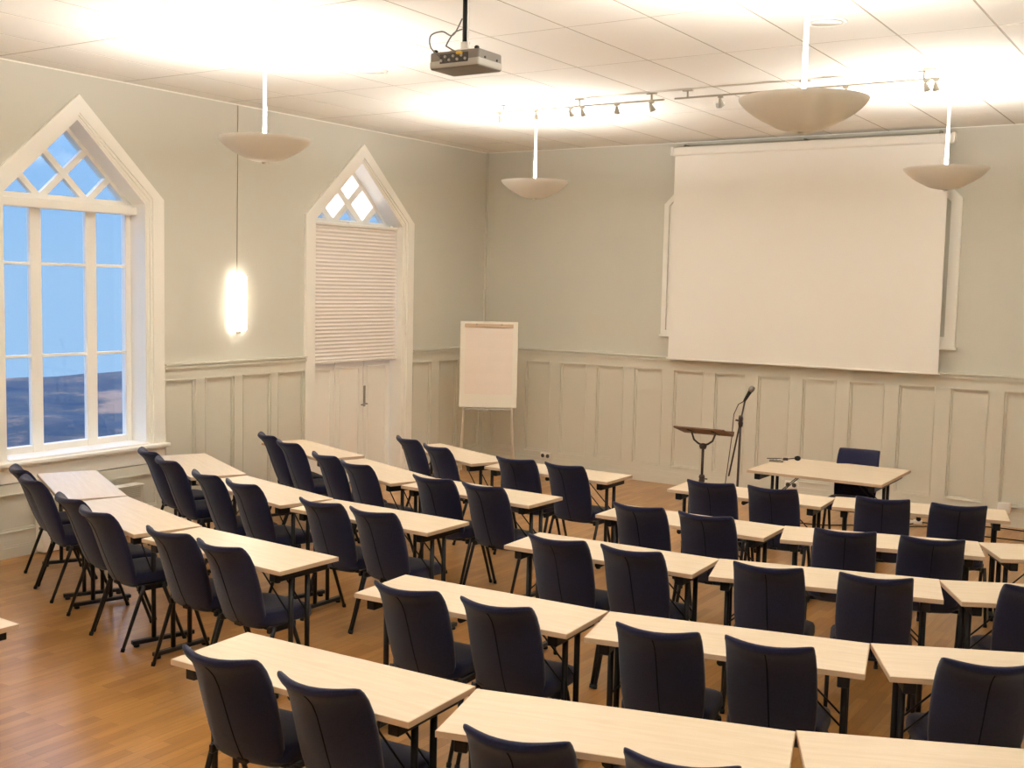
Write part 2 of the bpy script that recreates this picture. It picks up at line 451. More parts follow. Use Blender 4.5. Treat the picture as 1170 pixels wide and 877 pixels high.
# ------------------------------------------------------------------ outside: rocky slope
nx, ny = 46, 90; vs = []; fs = []
from mathutils import noise as mnoise
for i in range(nx + 1):
    for j in range(ny + 1):
        x = -3.0 - 17.0 * i / nx; y = -14 + 44.0 * j / ny
        s_ = i / nx
        z = -2.2 + 2.15 * min(1, s_ / .72) ** .9 - max(0, s_ - .72) * 3.0
        z += .45 * mnoise.noise(Vector((x * .35, y * .35, 2))) * max(0, 1 - s_ * 1.25) + .24 * mnoise.noise(Vector((x * 1.1, y * .7, 5))) * max(.12, 1 - s_ * 1.2)
        z += (.5 * abs(mnoise.noise(Vector((x * .8 + y * .2, y * .5, 9)))) - .15) * max(.1, 1 - s_ * 1.2)
        vs.append((x, y, z))
for i in range(nx):
    for j in range(ny):
        a = i * (ny + 1) + j; fs.append([a, a + 1, a + ny + 2, a + ny + 1])
tag(MB().add(vs, fs, None, True).build('rocky_slope', M['rock']), 'brown and grey rocky slope seen through the tall window', 'rocks')
nt = M['rock'].node_tree                                     # bands of brown heath and stone, blue skylight put into the dark tone
nz_ = [n for n in nt.nodes if n.type == 'TEX_NOISE'][0]; bs_ = nt.nodes['Principled BSDF']
mp_ = nt.nodes.new('ShaderNodeMapping'); mp_.inputs['Scale'].default_value = (1.0, .45, 2.2)
tc_ = [n for n in nt.nodes if n.type == 'TEX_COORD'][0]
nt.links.new(tc_.outputs['Object'], mp_.inputs[0]); nt.links.new(mp_.outputs[0], nz_.inputs['Vector'])
nz_.inputs['Scale'].default_value = .8; nz_.inputs['Detail'].default_value = 7; nz_.inputs['Roughness'].default_value = .65
rp_ = nt.nodes.new('ShaderNodeValToRGB')
for e_, (p_, c_) in zip([rp_.color_ramp.elements[0], rp_.color_ramp.elements[1]], ((.36, (.012, .035, .065, 1)), (.60, (.26, .165, .11, 1)))):
    e_.position = p_; e_.color = c_
e_ = rp_.color_ramp.elements.new(.49); e_.color = (.05, .06, .07, 1)
nt.links.new(nz_.outputs['Fac'], rp_.inputs[0]); nt.links.new(rp_.outputs[0], bs_.inputs['Base Color'])

# ------------------------------------------------------------------ table model
TL, TW, TZ = 1.204, .444, .732
def make_table(L, Wd, name, label, cat, group=None):
    root = empty(name); tag(root, label, cat, group)
    top = MB().box((0, 0, TZ - .0115), (L - .004, Wd - .004, .023), bevel=.002).build('tabletop', M['top'], root)
    e = .0025; zc = TZ - .0128
    eb = MB()
    O = [(-L / 2, -Wd / 2), (L / 2, -Wd / 2), (L / 2, Wd / 2), (-L / 2, Wd / 2)]
    I = [(a * (1 - 2 * e / L), b * (1 - 2 * e / Wd)) for a, b in O]
    eb.ring(O, I, lambda a, b, d: (a, b, d), TZ - .0245, TZ - .0015)
    eb.build('edge_band', M['edge'], top)
    bx = L / 2 - .086; hb = Wd / 2 - .018
    for s in (-1, 1):
        MB().box((s * bx, 0, .679), (.05, 2 * hb - .01, .052), bevel=.004).build('cross_channel', M['black'], root)
        for q in (-1, 1):
            lg = MB().tube([(s * bx, q * .062, .03), (s * bx, q * .062, .66)], .0145, 12).build('leg', M['black'], root)
            MB().tube([(s * (bx - .012), q * .062, .44), (s * (bx - .29), q * .062, .705)], .0048, 6).build('brace', M['black'], root)
        ft = MB().box((s * bx, 0, .030), (.036, 2 * hb, .026), bevel=.004).build('foot_bar', M['black'], root)
        for q in (-1, 1):
            MB().lathe([(0, 0), (.017, 0), (.019, .008), (.014, .018), (0, .018)], 12, Matrix.Translation((s * bx, q * (hb - .03), 0))).build('rubber_foot', M['rubber'], ft)
    cr = MB().tube([(0, -.17, .682), (0, .17, .682)], .016, 10)
    cr.box((0, 0, .700), (.05, .30, .014)).build('centre_rail', M['black'], root)
    return root

# ------------------------------------------------------------------ chair model
def make_chair(name, label, cat, group=None):
    root = empty(name); tag(root, label, cat, group)
    # backrest: loops of a rounded section, swept up a leaning profile that flicks back at the top
    prof = [  # (y centre, z, half width, sagitta, half thickness)
        (-.088, .372, .128, .016, .004), (-.094, .376, .150, .020, .017), (-.104, .388, .166, .024, .023),
        (-.128, .43, .178, .032, .025), (-.160, .50, .186, .040, .025), (-.192, .58, .190, .047, .024), (-.222, .66, .190, .053, .023),
        (-.254, .74, .188, .059, .021), (-.282, .79, .186, .063, .020), (-.312, .825, .184, .067, .020), (-.333, .842, .183, .069, .019), (-.345, .850, .180, .070, .014),
        (-.350, .853, .174, .070, .004)]
    N = 44; vs = []; fs = []
    for i, (yc, zc, w, s, ht) in enumerate(prof):
        a = prof[max(i - 1, 0)]; b = prof[min(i + 1, len(prof) - 1)]
        tv = Vector((0, b[0] - a[0], b[1] - a[1])).normalized(); nv = Vector((0, tv.z, -tv.y))   # points to the sitter
        for k in range(N):
            q = 2 * PI * k / N; cq, sq = math.cos(q), math.sin(q)
            x = w * math.copysign(abs(cq) ** .75, cq); off = ht * math.copysign(abs(sq) ** .42, sq)
            u = x / .18
            vs.append((x, yc + s * u * u + nv.y * off, zc + .010 * u * u * (zc - .37) / .48 + nv.z * off))
    for i in range(len(prof) - 1):
        for k in range(N):
            fs.append([i * N + k, i * N + (k + 1) % N, (i + 1) * N + (k + 1) % N, (i + 1) * N + k])
    fs.append(list(range(N))[::-1]); fs.append([(len(prof) - 1) * N + k for k in range(N)])
    bk = MB().add(vs, fs, None, True).build('backrest', M['fabric'], root)
    sm = MB(); pts = []
    for i in range(2, len(prof) - 2):
        a, b = prof[i - 1], prof[i + 1]
        tv = Vector((0, b[0] - a[0], b[1] - a[1])).normalized(); nv = Vector((0, tv.z, -tv.y))
        pts.append((0, prof[i][0] - nv.y * (prof[i][4] - .0005), prof[i][1] - nv.z * (prof[i][4] - .0005)))
    sm.tube(pts, .0028, 6).build('back_seam', M['seam'], bk)
    # seat cushion
    nx_, ny_ = 14, 14; sw, y0s, y1s = .208, -.125, .262
    vs = []; fs = []
    rows = []
    def srow(sc, z, dome):
        r = []
        for k in range(48):
            q = 2 * PI * k / 48; cq, sq = math.cos(q), math.sin(q)
            x = sw * sc * math.copysign(abs(cq) ** .38, cq); yy = (y1s - y0s) / 2 * sc * math.copysign(abs(sq) ** .38, sq)
            y = (y0s + y1s) / 2 + yy
            if y > .06: x *= 1.02
            dz = -.018 * max(0, (y - .10) / .16) ** 2
            r.append((x, y, z + dz))
        return r
    lay = [(.90, .388), (.97, .391), (1.0, .403), (1.0, .425), (.992, .443), (.96, .456), (.88, .463), (.6, .466), (.25, .464), (.02, .463)]
    for sc, z in lay: vs += srow(sc, z, 0)
    for i in range(len(lay) - 1):
        for k in range(48): fs.append([i * 48 + k, i * 48 + (k + 1) % 48, (i + 1) * 48 + (k + 1) % 48, (i + 1) * 48 + k])
    fs.append(list(range(48))[::-1]); fs.append([(len(lay) - 1) * 48 + k for k in range(48)])
    MB().add(vs, fs, None, True).build('seat', M['fabric'], root)
    # under-seat frame and four splayed legs
    fm = MB()
    for s in (-1, 1):
        fm.box((s * .200, 0, .372), (.022, .20, .036), bevel=.004)
    for y in (-.07, .07): fm.tube([(-.2, y, .374), (.2, y, .374)], .011, 8)
    fm.box((0, -.095, .382), (.05, .10, .016)).build('seat_frame', M['black'], root)
    for s in (-1, 1):
        for q in (-1, 1):
            lg = MB().tube([(s * .214, q * .064, .385), (s * .216, q * .082, .335), (s * .219, q * .205, .012)], [.0125, .0125, .0105], 10)
            lg = lg.build('leg', M['black'], root)
            MB().tube([(s * .219, q * .2025, .022), (s * .219, q * .209, .0)], [.0135, .0125], 10).build('leg_cap', M['rubber'], lg)
    return root

# ------------------------------------------------------------------ rows
ROWN = {1: 'front row by the screen', 2: 'second row from screen', 3: 'third row from screen', 4: 'fourth row from screen', 5: 'last row nearest the viewer'}
COLN = {'a': 'window end of left block', 'b': 'middle of left block', 'c': 'aisle end of left block',
        'd': 'aisle end of right block', 'e': 'middle of right block', 'f': 'far right of right block'}
tables = [  # row, col, x, y, rot(rad)
    (1, 'b', 2.2404, -3.6799, -.3688), (1, 'c', 3.4814, -3.9118, -.0034), (1, 'd', 5.1841, -3.8463, .0553), (1, 'e', 6.3872, -3.6098, .2403),
    (2, 'a', 1.078, -4.362, -.340), (2, 'b', 2.313, -4.8896, -.355), (2, 'c', 3.5208, -5.1174, -.0386), (2, 'd', 5.2304, -5.093, .0202),
    (2, 'e', 6.4499, -4.8907, .276), (2, 'f', 7.6039, -4.4502, .4855),
    (3, 'a', 1.0011, -5.6478, -.4548), (3, 'b', 2.2299, -6.1139, -.2307), (3, 'c', 3.4921, -6.2859, -.0172), (3, 'd', 5.2399, -6.2409, .0486),
    (3, 'e', 6.4626, -6.0401, .2652), (3, 'f', 7.6228, -5.6059, .4665),
    (4, 'a', 1.0413, -6.828, -.4643), (4, 'b', 2.2123, -7.2916, -.2821), (4, 'c', 3.4596, -7.5166, -.0476), (4, 'd', 5.2259, -7.5838, .0539),
    (4, 'e', 6.4579, -7.4094, .2292), (4, 'f', 7.6328, -6.9918, .445),
    (5, 'c', 3.185, -9.335, -.035), (5, 'd', 5.2934, -8.8006, .0422), (5, 'e', 6.5436, -8.6223, .2767), (5, 'f', 7.70, -8.19, .42)]
proto_t = make_table(TL, TW, 'folding_table', '', 'table', 'narrow folding tables set out in rows')
for i, (r, c, x, y, a) in enumerate(tables):
    o = proto_t if i == 0 else copy_tree(proto_t)
    o.location = (x, y, 0); o.rotation_euler = (0, 0, a)
    cn = COLN[c]
    if r == 1 and c == 'b': cn = 'window end of left block'
    if r == 1 and c == 'e': cn = 'right end of right block'
    if r == 5 and c == 'c':
        o['label'] = 'pale wood table at the lower left photo edge, only one corner showing'
    else:
        o['label'] = 'narrow pale wood folding table, %s, %s' % (ROWN[r], cn)

chairs = [  # row, col, seat, tip midpoint x, y, measured angle deg
    (5, 'd', 'left', 5.091, -9.151, 9.6), (5, 'd', 'right', 5.6, -9.15, 8.9), (5, 'e', 'left', 6.438, -9.131, 16.5), (5, 'e', 'right', 6.95, -8.985, 17.5),
    (4, 'd', 'left', 5.057, -7.963, 8.), (4, 'd', 'right', 5.544, -7.925, 9.9), (4, 'e', 'left', 6.305, -7.824, 15.6), (4, 'e', 'right', 6.758, -7.717, 13.9),
    (3, 'd', 'left', 5.084, -6.618, 8.5), (3, 'd', 'right', 5.544, -6.59, 7.9), (3, 'e', 'left', 6.293, -6.476, 15.7), (3, 'e', 'right', 6.818, -6.338, 20.5),
    (3, 'a', 'right', 1.195, -6.154, -15.), (3, 'b', 'left', 1.921, -6.406, -12.), (3, 'b', 'right', 2.405, -6.504, -6.), (3, 'c', 'left', 3.303, -6.663, 2.5), (3, 'c', 'right', 3.761, -6.682, 3.5),
    (2, 'a', 'left', .725, -4.592, -22.), (2, 'a', 'right', 1.21, -4.822, -14.), (2, 'b', 'left', 1.947, -5.148, -14.), (2, 'b', 'right', 2.446, -5.334, -9.), (2, 'c', 'left', 3.316, -5.466, 3.), (2, 'c', 'right', 3.779, -5.485, 1.),
    (2, 'd', 'left', 5.011, -5.446, 6.2), (2, 'd', 'right', 5.488, -5.439, 9.), (2, 'e', 'left', 6.361, -5.338, 22.), (2, 'e', 'right', 6.844, -5.219, 22.),
    (1, 'b', 'left', 1.845, -3.916, -19.), (1, 'b', 'right', 2.349, -4.148, -15.), (1, 'c', 'left', 3.285, -4.289, 6.), (1, 'c', 'right', 3.757, -4.293, 2.),
    (1, 'd', 'left', 5.025, -4.274, 11.), (1, 'd', 'right', 5.481, -4.209, 11.), (1, 'e', 'left', 6.252, -4.094, 19.), (1, 'e', 'right', 6.742, -3.994, 22.),
    (4, 'b', 'left', 1.963, -7.582, -10.7), (4, 'b', 'right', 2.445, -7.744, -8.), (4, 'c', 'left', 3.24, -7.853, 2.), (4, 'c', 'right', 3.71, -7.896, .5)]
def tl(x, y, ang):          # from the visible left back corner to the tip midpoint
    a = math.radians(ang); return (x + .18 * math.cos(a), y + .18 * math.sin(a))
for (r, c, sd, x, y, a) in ((3, 'f', 'left', 7.391, -6.106, 25.), (4, 'f', 'left', 7.396, -7.497, 25.), (3, 'a', 'left', .544, -5.87, -22.),
                            (4, 'a', 'left', .565, -7.053, -22.), (4, 'a', 'right', 1.017, -7.271, -20.)):
    q = tl(x, y, a); chairs.append((r, c, sd, q[0], q[1], a + 4))
proto_c = make_chair('conference_chair', '', 'chair', 'navy chairs at the rows of tables')
COLS = {'a': 'window-end table of left block', 'b': 'middle table of left block', 'c': 'aisle-end table of left block',
        'd': 'aisle-end table of right block', 'e': 'middle table of right block', 'f': 'far-right table of right block'}
def put_chair(o, mx, my, ang):
    a = math.radians(ang); o.rotation_euler = (0, 0, a)
    o.location = (mx - .28 * math.sin(a), my + .28 * math.cos(a), 0)
for i, (r, c, sd, x, y, ang) in enumerate(chairs):
    o = proto_c if i == 0 else copy_tree(proto_c)
    put_chair(o, x, y, ang - 4)
    cn = COLS[c]
    if r == 1 and c == 'b': cn = 'window-end table of left block'
    if r == 1 and c == 'e': cn = 'right-end table of right block'
    o['label'] = 'navy chair, %s, %s seat, %s' % (ROWN[r], sd, cn)

# speaker's table and chair
tt = make_table(1.161, .967, 'speaker_table', 'deep pale wood table standing alone in front of the screen wall', 'table')
tt.location = (5.3105, -2.2879, 0); tt.rotation_euler = (0, 0, .0035)
sc_ = copy_tree(proto_c); sc_.name = 'speaker_chair'; put_chair(sc_, 5.413, -1.735, 186)
sc_['label'] = 'navy chair behind the lone table, facing the rows'; del sc_['group']

# things on the speaker's table
r_ = empty('remote_control', (4.775, -2.155, TZ), .25)
tag(r_, 'flat grey remote lying on the speaker table', 'remote')
MB().box((0, 0, .009), (.125, .055, .018), bevel=.005, seg=2).build('casing', M['dgrey'], r_)
bt = MB()
for i in range(3):
    for j in range(2): bt.box((-.03 + .03 * i, -.011 + .022 * j, .0185), (.014, .009, .003))
bt.build('buttons', M['socket'], r_)
r_ = empty('tabletop_microphone', (4.845, -1.99, TZ), .5)
tag(r_, 'small dark microphone with foam head and thin stem on the speaker table', 'microphone')
MB().lathe([(0, -.03), (.014, -.026), (.021, -.012), (.023, 0), (.021, .013), (.013, .024), (0, .028)], 16, Matrix.Translation((.07, 0, .023)) @ Matrix.Rotation(PI / 2, 4, 'Y')).build('foam_head', M['rubber'], r_)
MB().tube([(.045, 0, .022), (-.02, 0, .014), (-.06, 0, .012)], [.005, .005, .006], 8).box((-.04, 0, .012), (.045, .026, .024), bevel=.004).build('stem', M['iron'], r_)
MB().tube([(-.06, 0, .012), (-.10, .01, .014), (-.15, .035, .010), (-.20, .065, .004)], .004, 6).build('cord', M['rubber'], r_)

# ------------------------------------------------------------------ projection screen and the niche frame behind it
fr = struct('trim_7')
def niche(x0, x1, z0, zk, zt, ch): return [(x0, z0), (x1, z0), (x1, zk), (x1 - ch, zt), (x0 + ch, zt), (x0, zk)]
mb = MB()
mb.ring(niche(2.545, 5.835, 1.755, 3.27, 3.72, .45), niche(2.605, 5.775, 1.815, 3.25, 3.66, .41), BW, 0, -.04)
mb.ring(niche(2.605, 5.775, 1.815, 3.25, 3.66, .41), niche(2.655, 5.725, 1.865, 3.235, 3.61, .39), BW, 0, -.018)
mb.box((4.19, -.02, 1.75), (3.32, .06, .028))
mb.build('niche_frame', M['trim'], fr)
ps = empty('projection_screen', (4.205, -.12, 3.86))
tag(ps, 'large cream projection screen pulled down on the back wall', 'screen')
mtx = Matrix.Rotation(PI / 2, 4, 'Y')
cs = MB().box((0, 0, -.004), (3.05, .09, .10), bevel=.025, seg=3); cs.build('roller_case', M['white'], ps)
for s in (-1, 1):
    MB().box((s * 1.535, 0, 0), (.03, .10, .105), bevel=.012, seg=2).build('end_cap', M['white'], ps)
for x in (-1.4, 0, 1.4):
    MB().tube([(x, .02, .04), (x, .02, .075)], .016, 10).tube([(x, .02, .07), (x, .115, .07)], .008, 8).build('bracket', M['chrome'], ps)
vs = []; fs = []; nx_ = 24; nz_ = 16
zt_, zb_ = -.03, 1.497 - 3.86
for j in range(nz_ + 1):
    for i in range(nx_ + 1):
        x = -1.5 + 3.0 * i / nx_; v = j / nz_
        x *= 1 + .004 * v
        vs.append((x, -.018 + .004 * math.sin(x * 2.2 + 1) * v, zt_ + (zb_ - zt_) * v))
m_ = (nx_ + 1) * (nz_ + 1)
vs += [(a, b + .0015, c) for a, b, c in vs[:m_]]
for j in range(nz_):
    for i in range(nx_):
        a = j * (nx_ + 1) + i
        fs += [[a, a + 1, a + nx_ + 2, a + nx_ + 1], [m_ + a, m_ + a + nx_ + 1, m_ + a + nx_ + 2, m_ + a + 1]]
MB().add(vs, fs, None, True).build('screen_cloth', M['screen'], ps)
MB().box((0, -.017, zb_ - .008), (3.05, .022, .022), bevel=.005).build('bottom_bar', M['white'], ps)

# ------------------------------------------------------------------ flip chart
fc = empty('flip_chart', (.735, -.955, 0), .60)
tag(fc, 'white flip chart on a metal easel in the room corner', 'flip chart')
tilt = Matrix.Translation((0, 0, 1.34)) @ Matrix.Rotation(-.06, 4, 'X')
MB().box((0, 0, 0), (.69, .022, 1.03), tilt, bevel=.006).build('board', M['board'], fc)
pp = MB(); n_ = 26; vs = []; fs = []
for i in range(n_ + 1):
    z = .445 - .80 * i / n_; yy = -.016 - .004 * (i / n_) - .0012 * math.sin(i * 1.3)
    vs += [(-.285, yy, z), (.285, yy, z), (.285, -.0105, z), (-.285, -.0105, z)]
for i in range(n_):
    a = 4 * i; b = a + 4
    for k in range(4): fs.append([a + k, a + (k + 1) % 4, b + (k + 1) % 4, b + k])
fs.append([0, 1, 2, 3]); fs.append([4 * n_ + k for k in range(4)][::-1])
pad = pp.add(vs, fs, tilt).build('paper_pad', M['paper'], fc)
cb = MB().box((0, -.022, .465), (.58, .016, .045), tilt, bevel=.004)
cb.build('clamp_bar', M['edge'], fc)
kn = MB()
for x in (-.15, .15): kn.tube([(x, -.03, .478), (x, -.045, .478)], .012, 10, tilt)
kn.build('clamp_knob', M['chrome'], fc)
MB().box((-.15, -.045, -.535), (.28, .07, .02), tilt, bevel=.004).box((.145, -.045, -.535), (.27, .07, .02), tilt, bevel=.004).build('pen_tray', M['grey'], fc)
for s in (-1, 1):
    MB().tube([(s * .285, .022, 1.55), (s * .285, -.008, .86), (s * .335, -.05, .012)], .010, 8).tube([(s * .335, -.05, .02), (s * .336, -.052, 0)], .014, 8).build('leg', M['steelpaint'], fc)
for s in (-1, 1):
    MB().tube([(s * .26, .03, 1.5), (s * .29, .22, .7), (s * .315, .38, .012)], .009, 8).tube([(s * .315, .378, .02), (s * .315, .382, 0)], .013, 8).build('rear_leg', M['steelpaint'], fc)

# ------------------------------------------------------------------ music-stand lectern
ls = empty('lectern_stand', (4.38, -2.93, 0), .08)
tag(ls, 'slim lectern with a tilted brown wooden plate on an iron pole', 'lectern')
pt = Matrix.Translation((0, 0, 1.055)) @ Matrix.Rotation(-.26, 4, 'X')
MB().box((0, 0, 0), (.46, .30, .016), pt, bevel=.004).box((0, .146, .02), (.46, .016, .035), pt, bevel=.003).build('reading_plate', M['woodstand'], ls)
fk = MB()
for s in (-1, 1):
    fk.tube([(0, 0, .93), (s * .045, 0, .945), (s * .085, 0, .975), (s * .105, 0, 1.03), (s * .11, 0, 1.046)], .009, 8)
    fk.box((s * .11, 0, -.011), (.02, .2, .008), pt)
fk.lathe([(0, .90), (.026, .90), (.034, .925), (.028, .945), (0, .95)], 16)
fk.build('fork', M['iron'], ls)
MB().tube([(0, 0, .62), (0, 0, .92)], .012, 12).build('upper_pole', M['iron'], ls)
MB().tube([(0, 0, .10), (0, 0, .64)], .0165, 12).build('lower_pole', M['iron'], ls)
MB().lathe([(0, .60), (.022, .60), (.027, .615), (.022, .635), (.028, .65), (.02, .67), (0, .67)], 16).tube([(.02, 0, .635), (.05, 0, .635)], .006, 8).build('height_clamp', M['iron'], ls)
for k in range(3):
    a = 2 * PI * k / 3 + .5
    MB().tube([(0, 0, .16), (.10 * math.cos(a), .10 * math.sin(a), .10), (.25 * math.cos(a), .25 * math.sin(a), .014)], .011, 8).build('leg', M['iron'], ls)

# ------------------------------------------------------------------ microphone on a boom stand
ms = empty('microphone_stand', (4.60, -2.66, 0), .2)
tag(ms, 'thin microphone stand with boom and handheld microphone beside the lectern', 'microphone stand')
MB().lathe([(0, 0), (.13, 0), (.13, .012), (.12, .022), (.03, .03), (0, .032)], 28).build('round_base', M['iron'], ms)
MB().tube([(0, 0, .03), (.012, 0, 1.12)], .0105, 10).build('pole', M['iron'], ms)
MB().lathe([(0, -.05), (.018, -.05), (.022, -.02), (.018, 0), (.022, .02), (.016, .05), (0, .05)], 14, Matrix.Translation((.012, 0, 1.14))).tube([(.012, 0, 1.14), (-.03, -.02, 1.15)], .009, 8).build('clutch', M['iron'], ms)
top = Vector((.043, .0, 1.325)); bot = Vector((-.075, .0, .64))
MB().tube([bot, top], .0075, 8).build('boom', M['iron'], ms)
mic = MB().lathe([(0, 0), (.010, 0), (.013, .02), (.017, .09), (.019, .10), (0, .10)], 14, Matrix.Translation((.036, 0, 1.318)) @ Matrix.Rotation(.5, 4, 'Y')).build('microphone', M['rubber'], ms)
MB().lathe([(0, .098), (.018, .10), (.025, .115), (.026, .13), (.021, .148), (.01, .155), (0, .156)], 16, Matrix.Translation((.036, 0, 1.318)) @ Matrix.Rotation(.5, 4, 'Y')).build('grille', M['dgrey'], mic)
MB().tube([(.034, 0, 1.318), (-.01, -.02, 1.29), (-.045, -.03, 1.20), (-.055, -.03, 1.0), (-.085, -.03, .7), (-.11, -.03, .45), (-.12, -.03, .2), (-.16, -.03, .006)], .004, 6).build('microphone_cable', M['iron'], ms)

# ------------------------------------------------------------------ pendants
def make_pendant():
    root = empty('pendant_lamp'); tag(root, '', 'lamp', 'white bowl pendant uplights')
    pr = [(.326, .002), (.323, -.008), (.312, -.024), (.290, -.046), (.255, -.074), (.212, -.101), (.172, -.121), (.145, -.136), (.115, -.149), (.07, -.160), (0, -.165)]
    inn = [(0, -.158), (.065, -.153), (.11, -.142), (.14, -.129), (.167, -.114), (.207, -.094), (.25, -.067), (.285, -.040), (.306, -.019), (.317, .002), (.326, .002)]
    MB().lathe(pr + inn, 64).build('bowl', M['bowl'], root)
    MB().tube([(0, 0, -.14), (0, 0, .66)], .0125, 12).build('rod', M['white'], root)
    MB().lathe([(0, .645), (.03, .645), (.055, .655), (.06, .677), (0, .677)], 24).build('canopy', M['white'], root)
    MB().lathe([(.0, -.178), (.018, -.174), (.022, -.166), (0, -.16)], 16).build('bottom_finial', M['white'], root)
    bb = MB()
    for k in range(3):
        a = 2 * PI * k / 3
        bb.tube([(.05 * math.cos(a), .05 * math.sin(a), -.11), (.12 * math.cos(a), .12 * math.sin(a), -.09)], .012, 8)
    bb.build('bulb', M['bulb'], root)
    L = bpy.data.lights.new('uplight', 'AREA'); L.shape = 'DISK'; L.size = .50; L.energy = PENDANT_W; L.color = (1., .985, .945)
    lo = bpy.data.objects.new('uplight', L); COL.objects.link(lo); lo.parent = root; lo.location = (0, 0, -.02); lo.rotation_euler = (PI, 0, 0)
    return root
PENDANT_W = 45
pend = [(2.38, -6.25, 'bowl pendant lamp hanging between the two pointed windows, leftmost'), (2.45, -2.74, 'smallest bowl pendant lamp, hanging near the room corner'),
        (6.34, -6.37, 'largest bowl pendant lamp, hanging in front of the screen top'), (6.22, -2.58, 'bowl pendant lamp at the right end of the screen'),
        (2.38, -9.95, 'bowl pendant lamp over the rear left aisle'), (6.30, -9.95, 'bowl pendant lamp over the last row')]
pp_ = make_pendant()
for i, (x, y, lb) in enumerate(pend):
    o = pp_ if i == 0 else copy_tree(pp_)
    o.location = (x, y, (3.29, 3.30, 3.27, 3.295, 3.30, 3.30)[i]); o['label'] = lb
    if i >= 4:                                        # unseen rear lamps, power raised as added fill for walls and chairs
        for ch in o.children:
            if ch.type == 'LIGHT': ch.data = ch.data.copy(); ch.data.energy = PENDANT_W * 1.5

# wall lamp
wlp = empty('wall_lamp', (0, -4.29, 2.06))
tag(wlp, 'glowing half-round glass wall lamp between the two windows', 'lamp')
sh = []; seg = 20; r0, hh = .105, .27
vs = []; fs = []
for j, (z, rr) in enumerate(((-hh, .85), (-hh + .012, 1), (hh - .012, 1), (hh, .85))):
    for k in range(seg + 1):
        a = -PI / 2 + PI * k / seg; vs.append((.012 + .075 * rr * math.cos(a), r0 * rr * math.sin(a), z))
for j in range(3):
    for k in range(seg): a = j * (seg + 1) + k; fs.append([a, a + 1, a + seg + 2, a + seg + 1])
fs.append(list(range(seg + 1))); fs.append([3 * (seg + 1) + k for k in range(seg + 1)][::-1])
MB().add(vs, fs, None, True).build('glass_shade', M['lampglow'], wlp)
MB().box((.007, 0, 0), (.014, .15, .50), bevel=.003).build('back_plate', M['white'], wlp)
for z in (-.25, .25):
    for y in (-.098, -.075):
        MB().box((.035, y - .004, z), (.012, .008, .03)).build('clip', M['chrome'], wlp)
MB().box((.03, 0, -.285), (.04, .03, .03), bevel=.004).build('lower_holder', M['chrome'], wlp)
MB().tube([(.010, .0, .27), (.008, .006, .8), (.008, .010, 1.4), (.008, .012, RH - 2.06 - .012)], .0038, 6).build('supply_cord', M['ceilbar'], wlp)
L = bpy.data.lights.new('lamp_light', 'AREA'); L.shape = 'RECTANGLE'; L.size = .12; L.size_y = .45; L.energy = 3; L.color = (1, .93, .8)
lo = bpy.data.objects.new('lamp_light', L); COL.objects.link(lo); lo.parent = wlp; lo.location = (.10, 0, 0); lo.rotation_euler = (0, -PI / 2, 0)

# ------------------------------------------------------------------ track lights
def spot_head(x, parent, z=-.075, yaw=0):
    hd = MB(); a = Matrix.Translation((x, 0, z - .045)) @ Matrix.Rotation(yaw, 4, 'Z') @ Matrix.Rotation(.55, 4, 'X')
    hd.lathe([(0, .035), (.010, .035), (.013, .024), (.023, -.012), (.028, -.032), (.025, -.032), (.02, -.016), (0, -.008)], 16, a)
    hd.tube([(x, 0, z), (x, 0, z - .03)], .007, 8).box((x, 0, z), (.045, .02, .018))
    hd.build('spot_head', M['track'], parent)
for (nm, x0, x1, heads) in (('left', 2.20, 3.98, (2.28, 2.68, 3.05, 3.17, 3.52, 3.86)), ('right', 4.08, 6.26, (4.50, 4.80, 4.95, 5.14, 5.55, 6.16, 6.23))):
    tr = empty('track_light', ((x0 + x1) / 2, -3.11, RH)); xc = (x0 + x1) / 2
    tag(tr, 'grey ceiling track with small spotlights, %s half nearer the %s' % (nm, 'window wall' if nm == 'left' else 'screen top lamp'), 'track light', 'ceiling spotlight tracks')
    MB().box((0, 0, -.062), (x1 - x0, .018, .014)).build('rail', M['track'], tr)
    for x in (x0 + .12, (x0 + x1) / 2 + .05, x1 - .12):
        MB().box((x - xc, 0, -.027), (.014, .014, .056)).box((x - xc, 0, -.004), (.09, .03, .008)).build('rail_stem', M['track'], tr)
    for i, x in enumerate(heads): spot_head(x - xc, tr, yaw=.5 * math.sin(i * 2.1))

# ceiling speakers and smoke detector
for (x, y, lb) in ((2.312, -5.011, 'round white ceiling loudspeaker near the leftmost bowl lamp'), (5.986, -4.99, 'round white ceiling loudspeaker above the largest bowl lamp')):
    sp = empty('ceiling_speaker', (x, y, RH)); tag(sp, lb, 'speaker', 'round ceiling loudspeakers')
    MB().lathe([(0, -.004), (.095, -.004), (.095, -.012), (.125, -.010), (.128, 0), (0, 0)], 40).build('ring', M['white'], sp)
    MB().lathe([(0, -.013), (.008, -.013), (.010, -.0105), (.094, -.0105), (.094, -.002), (0, -.002)], 32).build('grille', M['trim'], sp)
sd_ = empty('smoke_detector', (4.194, -2.418, RH)); tag(sd_, 'small white smoke detector on the ceiling before the screen', 'smoke detector')
MB().lathe([(0, -.012), (.05, -.012), (.052, 0), (0, 0)], 24).build('base', M['white'], sd_)
MB().lathe([(0, -.05), (.024, -.048), (.032, -.035), (.034, -.012), (0, -.012)], 24).build('sensor_head', M['grey'], sd_)

